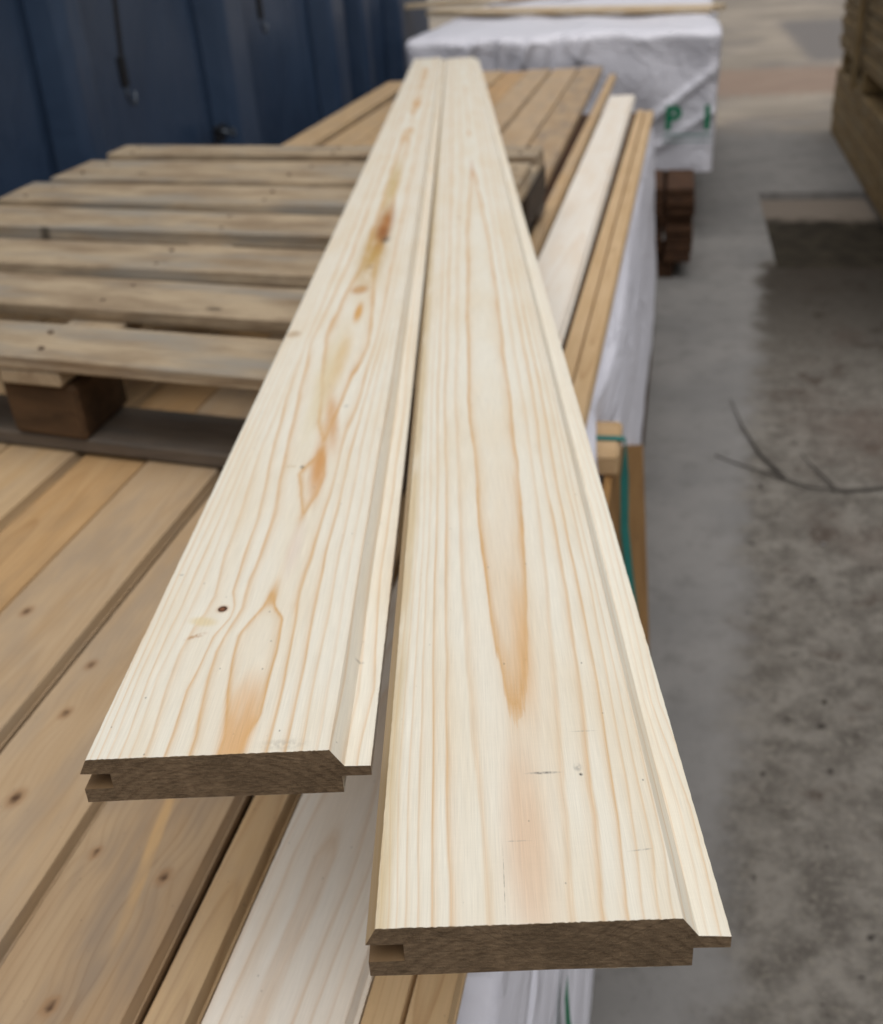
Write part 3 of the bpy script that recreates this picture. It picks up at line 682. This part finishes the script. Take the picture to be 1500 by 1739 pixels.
# ------------------------------------------------------------------ pallet
pa = math.radians(8.2); SK = .145
pal = empty('pallet', (0, 0, 0)); PZ = ST + .0015
sdx, sdy = math.cos(pa), -math.sin(pa)         # slat direction (to the right)
axx, axy = math.sin(pa), math.cos(pa)          # pallet axis (away)
ORI = Vector((-1.05, 1.05))
pal.location = (ORI.x*sdx+ORI.y*axx, ORI.x*sdy+ORI.y*axy, PZ); pal.rotation_euler.z = -pa
tag(pal, 'old grey wooden slatted pallet lying on the cladding stack, below the two long boards', 'pallet')
def pw(c): return (c[0]-SK*c[1], c[1], c[2])
slats = [(1.02, 1.145), (1.212, 1.353), (1.408, 1.560), (1.640, 1.786), (1.857, 2.018), (2.087, 2.280), (2.362, 2.490)]
for i, (a0, a1) in enumerate(slats):
    box('slat', (1.18+rnd.uniform(-.01, .01), a1-a0, .022), M['pallet'], pal, loc=(-.008+rnd.uniform(-.006, .006), (a0+a1)/2-1.05, .139-.0002*i), rot=(0, 0, rnd.uniform(-.006, .006)), bev=.0022, jit=.0035, warp=pw)
    sl_ = COL.objects[-1]; nv = []; nf = []
    for s_ in (-.54, .05, .535):
        for d_ in (-.28, .25):
            cx, cy = s_+rnd.uniform(-.02, .02), (a0+a1)/2-1.05+d_*(a1-a0)+rnd.uniform(-.01, .01); b0 = len(nv)
            for zz_ in (.148, .1512):
                nv += [pw((cx+.0045*math.cos(k_*math.pi/4), cy+.0045*math.sin(k_*math.pi/4), zz_)) for k_ in range(8)]
            nf += [tuple(range(b0+8, b0+16))]+[(b0+k_, b0+(k_+1) % 8, b0+8+(k_+1) % 8, b0+8+k_) for k_ in range(8)]
    o = tag(mesh('nail_heads', nv, nf, M['nail'], sl_), kind='stuff')
for s_ in (-.54, .05, .535):
    box('stringer', (.10, 1.46, .022), M['pallet'], pal, loc=(s_, .70, .1165), bev=.003, warp=pw, grain='y')
    for a_ in (.045, .70, 1.375):
        if s_ == .535 and a_ > 1:
            box('block', (.102, .34, .082), M['darkblock'], pal, loc=(s_, 1.29, .0640), bev=.006, jit=.003, warp=pw, grain='y'); continue
        box('block', (.125 if s_ == .05 else .10, .13, .082), M['block'], pal, loc=(s_, a_, .0640), bev=.006, jit=.003, warp=pw)
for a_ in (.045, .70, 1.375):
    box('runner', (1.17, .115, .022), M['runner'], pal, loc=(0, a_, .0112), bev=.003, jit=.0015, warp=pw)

# ------------------------------------------------------------------ the two loose boards
R_L = {1: [(85.8, 62.5), (130.2, 61.2), (171, 60), (243.9, 55.9), (352.6, 51.2), (499.7, 47.9), (641.1, 45.8), (927.7, 49.1), (1134.3, 51.8), (1334.2, 53.7), (1589.6, 59.6), (1826.1, 69.9)],
 2: [(7.4, 46.7), (43, 46.5), (80.5, 45.1), (151.2, 41.8), (207, 39.3), (288.3, 37.9), (432.4, 35.6), (642.9, 34.4), (1137.8, 37.2), (1338.1, 39.7), (1809.8, 48.2)],
 3: [(11.1, 31.3), (43.8, 30), (81.4, 29.2), (184.4, 28.9), (320.9, 26.8), (644.5, 24.1), (1140.6, 25.5)],
 4: [(11.4, 23.2), (81.8, 21.9), (185, 20.7), (321.5, 20.3), (645.6, 17.2)], 5: [(11.7, 17.6), (82.1, 15.4), (185.4, 14.6), (322, 15.4), (646.5, 11.4)],
 6: [(11.9, 12.4), (82.4, 10.2), (185.7, 10.5), (322.4, 11.3), (647.2, 6.8)], 7: [(12.1, 8.5), (82.7, 5.6), (186.1, 5.8), (322.8, 7.2), (647.9, 2.2)], 8: [(12.2, 5.1), (82.9, 1.6), (186.3, 2.3), (323.1, 3.9), (648.4, -1.3)]}
R_R = {1: [(85.7, 65.3), (139.1, 72.6), (204.1, 76.4), (284.4, 79.8), (386.3, 83.7), (495, 84.4), (635, 85.4), (797.5, 85.4), (1015.9, 86.6), (1325.5, 85.2), (1583, 79.9), (1800.9, 72.8)],
 2: [(8.8, 82.4), (58.9, 86.3), (78.2, 86.3), (179.8, 90.4), (254.4, 92), (348.1, 94.8), (469.6, 96.5), (633.3, 96.6)], 3: [(8.2, 96.3), (58.2, 100.4), (77.4, 99.7), (157.3, 102.5), (239.8, 104.6), (329.7, 105.7), (445.9, 104.2), (631.6, 107.7)],
 4: [(7.9, 105.2), (57.8, 109), (76.9, 109.7), (156.7, 112.1), (239.1, 112.5), (402.7, 113.3), (630.5, 114.9)], 5: [(7.6, 112.1), (39.7, 114.8), (76.5, 116.6), (156.2, 118.4), (252, 119.9), (401.9, 120.3), (629.5, 121.1)],
 6: [(7.3, 118.7), (39.3, 121.9), (76.2, 121.9), (155.9, 123.5), (238.2, 123.2), (381.9, 123.5), (628.8, 125.5)], 7: [(7, 124.1), (39.1, 127), (600, 129)]}
R_Q = [(0, 1.12), (50, 1.05), (88, 1.0), (130, .93), (200, .75), (300, .35), (640, .1), (1134, .15), (1580, .6), (1830, 1.0), (1950, 1.25), (2200, 1.2), (2500, .85), (3000, .5), (3500, .9), (4000, 1.2), (5000, .8)]
R_U = [(0, 66), (85, 64), (130, 66.5), (243, 67), (350, 67), (640, 65), (1134, 69), (1830, 71), (3000, 66), (5000, 62)]
L_L = {1: [(13.2, 68.9), (45.8, 65.2), (72.7, 61.7), (109.6, 58.1), (132.8, 66.9), (144.9, 72.7), (263.1, 79), (296.2, 71.7), (335.8, 65.3), (356.1, 69), (390.4, 75.9), (439, 69.4), (504, 62), (597.3, 53.5), (684.4, 44.4), (748.5, 45.4), (1000, 60)],
 2: [(14.2, 53.9), (64.5, 49), (92.8, 48.1), (125.8, 52.8), (139.4, 54.9), (174.6, 53.4), (206.4, 55.4), (262.2, 54.6), (337.6, 50), (403.5, 45.9), (479.2, 42.3), (600.1, 36.1), (671.5, 31.8), (1000, 40)],
 3: [(15, 41.4), (56.2, 39.7), (83.6, 42.1), (110.7, 43.7), (128.7, 50.4), (142.6, 50.1), (160.3, 45), (207.6, 43.4), (263.4, 43.8), (338.9, 39.1), (405, 34.2), (508.8, 28.8), (601.6, 26.8)],
 4: [(15.6, 30.2), (57.1, 27), (94.4, 26.6), (122.4, 29.1), (135.8, 32.8), (155.3, 35.3), (208.8, 30.4), (400, 25)], 5: [(16.1, 22.9), (71.2, 19.3), (112.5, 20.8), (147.8, 21.9), (209.6, 21.7), (400, 18)],
 6: [(16.5, 17), (66.9, 14.7), (107.9, 14.4), (148.3, 15.5), (210.3, 14.7)], 7: [(16.8, 11), (76.6, 7.9), (121.4, 8), (210.9, 8.6)], 8: [(17.1, 6.3), (67.6, 4.7), (119.1, 4.1), (211.4, 3.3)], 9: [(15.4, 2.3), (72.5, .5), (211.8, -1.1)], 10: [(11.8, -.5), (212.1, -4.6)]}
L_R = {1: [(12.4, 83.2), (31.9, 86.4), (61.9, 85.7), (89.9, 86.3), (125.9, 84.8), (143.2, 76.1), (263.1, 79), (294.7, 85.2), (333.2, 87.8), (362.8, 84.6), (399, 80.6), (427.5, 81.5), (484, 84.8), (540.9, 89.1), (603.9, 95), (667.3, 98.4), (756.2, 94.7), (1000, 84)],
 2: [(11.6, 94.8), (43.8, 95.2), (89.3, 94.4), (136.1, 93.3), (156.2, 92.3), (202.8, 93.9), (258.1, 94.3), (312.5, 95.2), (374.4, 96.2), (430.1, 98.7), (487, 102), (589.3, 102.8), (673.4, 106.4)],
 3: [(10.9, 105.8), (51.7, 105), (106, 103.9), (155.2, 103.5), (201.9, 102.4), (292.6, 104), (360.3, 104.8), (470.2, 106.3), (588.5, 109.4), (672.6, 112.3)], 4: [(10.4, 114.1), (64.5, 113), (126.2, 113.6), (201, 112.5), (500, 114), (700, 117)], 5: [(8.1, 121.4), (63.9, 121.4), (125.6, 121.2), (200.3, 120.1), (700, 123)]}
L_Q = [(0, .86), (30, .72), (60, .4), (90, .25), (125, .5), (145, 1.0), (180, 1.12), (230, 1.12), (263, 1.0), (300, .72), (335, .6), (372, .9), (395, .95), (430, .82), (500, .5), (600, .25), (700, .15), (760, .2), (880, .45), (1000, .6), (1200, .7), (1500, .8), (1900, .6), (2600, 1.1), (3300, .7), (5000, 1.2)]
L_U = [(0, 75), (45, 75), (90, 74), (145, 75), (263, 79), (335, 77), (395, 78.5), (500, 75), (650, 72), (800, 70), (1200, 76), (5000, 68)]
def warm_a(u, v):
    U, V = u[None], v[:, None]
    return .35*np.exp(-((U-70)/14)**2-((V-230)/170)**2) + .25*np.exp(-((U-66)/9)**2-((V-60)/60)**2)
def warm_b(u, v):
    U, V = u[None], v[:, None]
    return .3*np.exp(-((U-76)/10)**2-((V-15)/38)**2) + .3*np.exp(-((U-80)/6)**2-((V-385)/55)**2)
th, tl = math.radians(11.31), math.radians(1.7)
br = Vector((math.cos(th), math.sin(th), 0)); bd = Vector((-math.sin(th)*math.cos(tl), math.cos(th)*math.cos(tl), -math.sin(tl))); bn = br.cross(bd)
def long_board(u0, v0, L_, Ln, Rn, Q, U, mat, warm, seed, label, drot, bow=None):
    vs = spans((0, 700, 4), (700, 1600, 8), (1600, L_, 40))
    o = tg_board('cladding_board', 127.5, 28.6, vs, lambda u, v: ring_from_lines(u, v, Ln, Rn, Q, U), [mat, M['end']], warm=warm, seed=seed, bow=bow, prof=tg_profile(127.5, 28.6, ch=7.0, tongue=13.5, du=1.25))
    org = Vector((0, 0, CAM_H)) + br*u0 + bd*v0 + bn*(-.35017)
    c_, s_ = math.cos(drot), math.sin(drot); bx, by = br*c_+bd*s_, bd*c_-br*s_
    o.matrix_world = Matrix(((bx.x, by.x, bn.x, org.x), (bx.y, by.y, bn.y, org.y), (bx.z, by.z, bn.z, org.z), (0, 0, 0, 1)))
    return tag(o, label, 'board', 'two long loose boards laid over the pallet')
long_board(-.0525, .2990, 4890, R_L, R_R, R_Q, R_U, M['board_a'], warm_a, 3.0, 'long pale pine board with a straight flame grain, its end nearest the camera', 0.0)
long_board(-.2115, .4125, 4890, L_L, L_R, L_Q, L_U, M['board_b'], warm_b, 8.0, 'long pale pine board with knots and orange resin marks, the left of the two', -.0003, bow=lambda v: 3.6*(1-np.exp(-v/650)))
# batten under their far ends
mid = Vector((0, 0, CAM_H)) + br*(-.06) + bd*4.9 + bn*(-.35017-.0285)
hb = mid.z-ST-.001
o = box('support_batten', (.26, .07, hb-.002), M['bearer'], None, bev=.003); o.location = (mid.x, mid.y, ST+.001+hb/2-.001); o.rotation_euler.z = th
tag(o, 'short timber batten under the far ends of the two long boards', 'batten')

# ------------------------------------------------------------------ small things on the ground
tw = empty('twig', (.1, 3.06, 0)); tag(tw, 'thin dark bent twig lying on the concrete', 'twig')
def stem(name, pts, r0, r1, parent):
    P_ = [Vector(p) for p in pts]; out = []
    for i in range(len(P_)-1):
        for q in range(4):
            t_ = q/4; p = P_[i].lerp(P_[i+1], t_); p.z += .002*math.sin(i*3+q); out.append(p)
    out.append(P_[-1]); rr = [r0+(r1-r0)*i/(len(out)-1) for i in range(len(out))]
    v_, f_ = tube(out, rr, 6); mesh(name, v_, f_, M['twig'], parent, smooth=True)
stem('stem', [(.80, -.12, .014), (.53, -.21, .012), (.42, -.235, .012), (.33, -.23, .012), (.24, -.16, .012), (.17, -.11, .007), (.06, -.02, .004)], .006, .002, tw)
stem('side_shoot', [(.26, -.17, .012), (.20, -.02, .012), (.15, .20, .012), (.12, .42, .012)], .006, .0015, tw)
stem('side_shoot', [(.40, -.235, .012), (.36, -.12, .012), (.32, .0, .012)], .005, .0015, tw)
for i in range(12):
    x, y = rnd.uniform(.25, .95), rnd.uniform(.9, 4.6)
    if x < .16+.075*(y-1): x += .35
    r_ = rnd.uniform(.003, .008)
    bm = bmesh.new(); bmesh.ops.create_icosphere(bm, subdivisions=1, radius=r_)
    for v in bm.verts: v.co = Vector((v.co.x*rnd.uniform(.8, 1.3), v.co.y*rnd.uniform(.8, 1.3), v.co.z*.6))
    me = bpy.data.meshes.new('pebble'); bm.to_mesh(me); bm.free(); me.materials.append(M['mud'] if i % 3 else M['concrete'])
    o = link('pebble', me); o.location = (x, y, r_*.45)
    tag(o, 'small pebble scattered on the worn wet concrete', 'pebble', 'pebbles on the worn concrete')
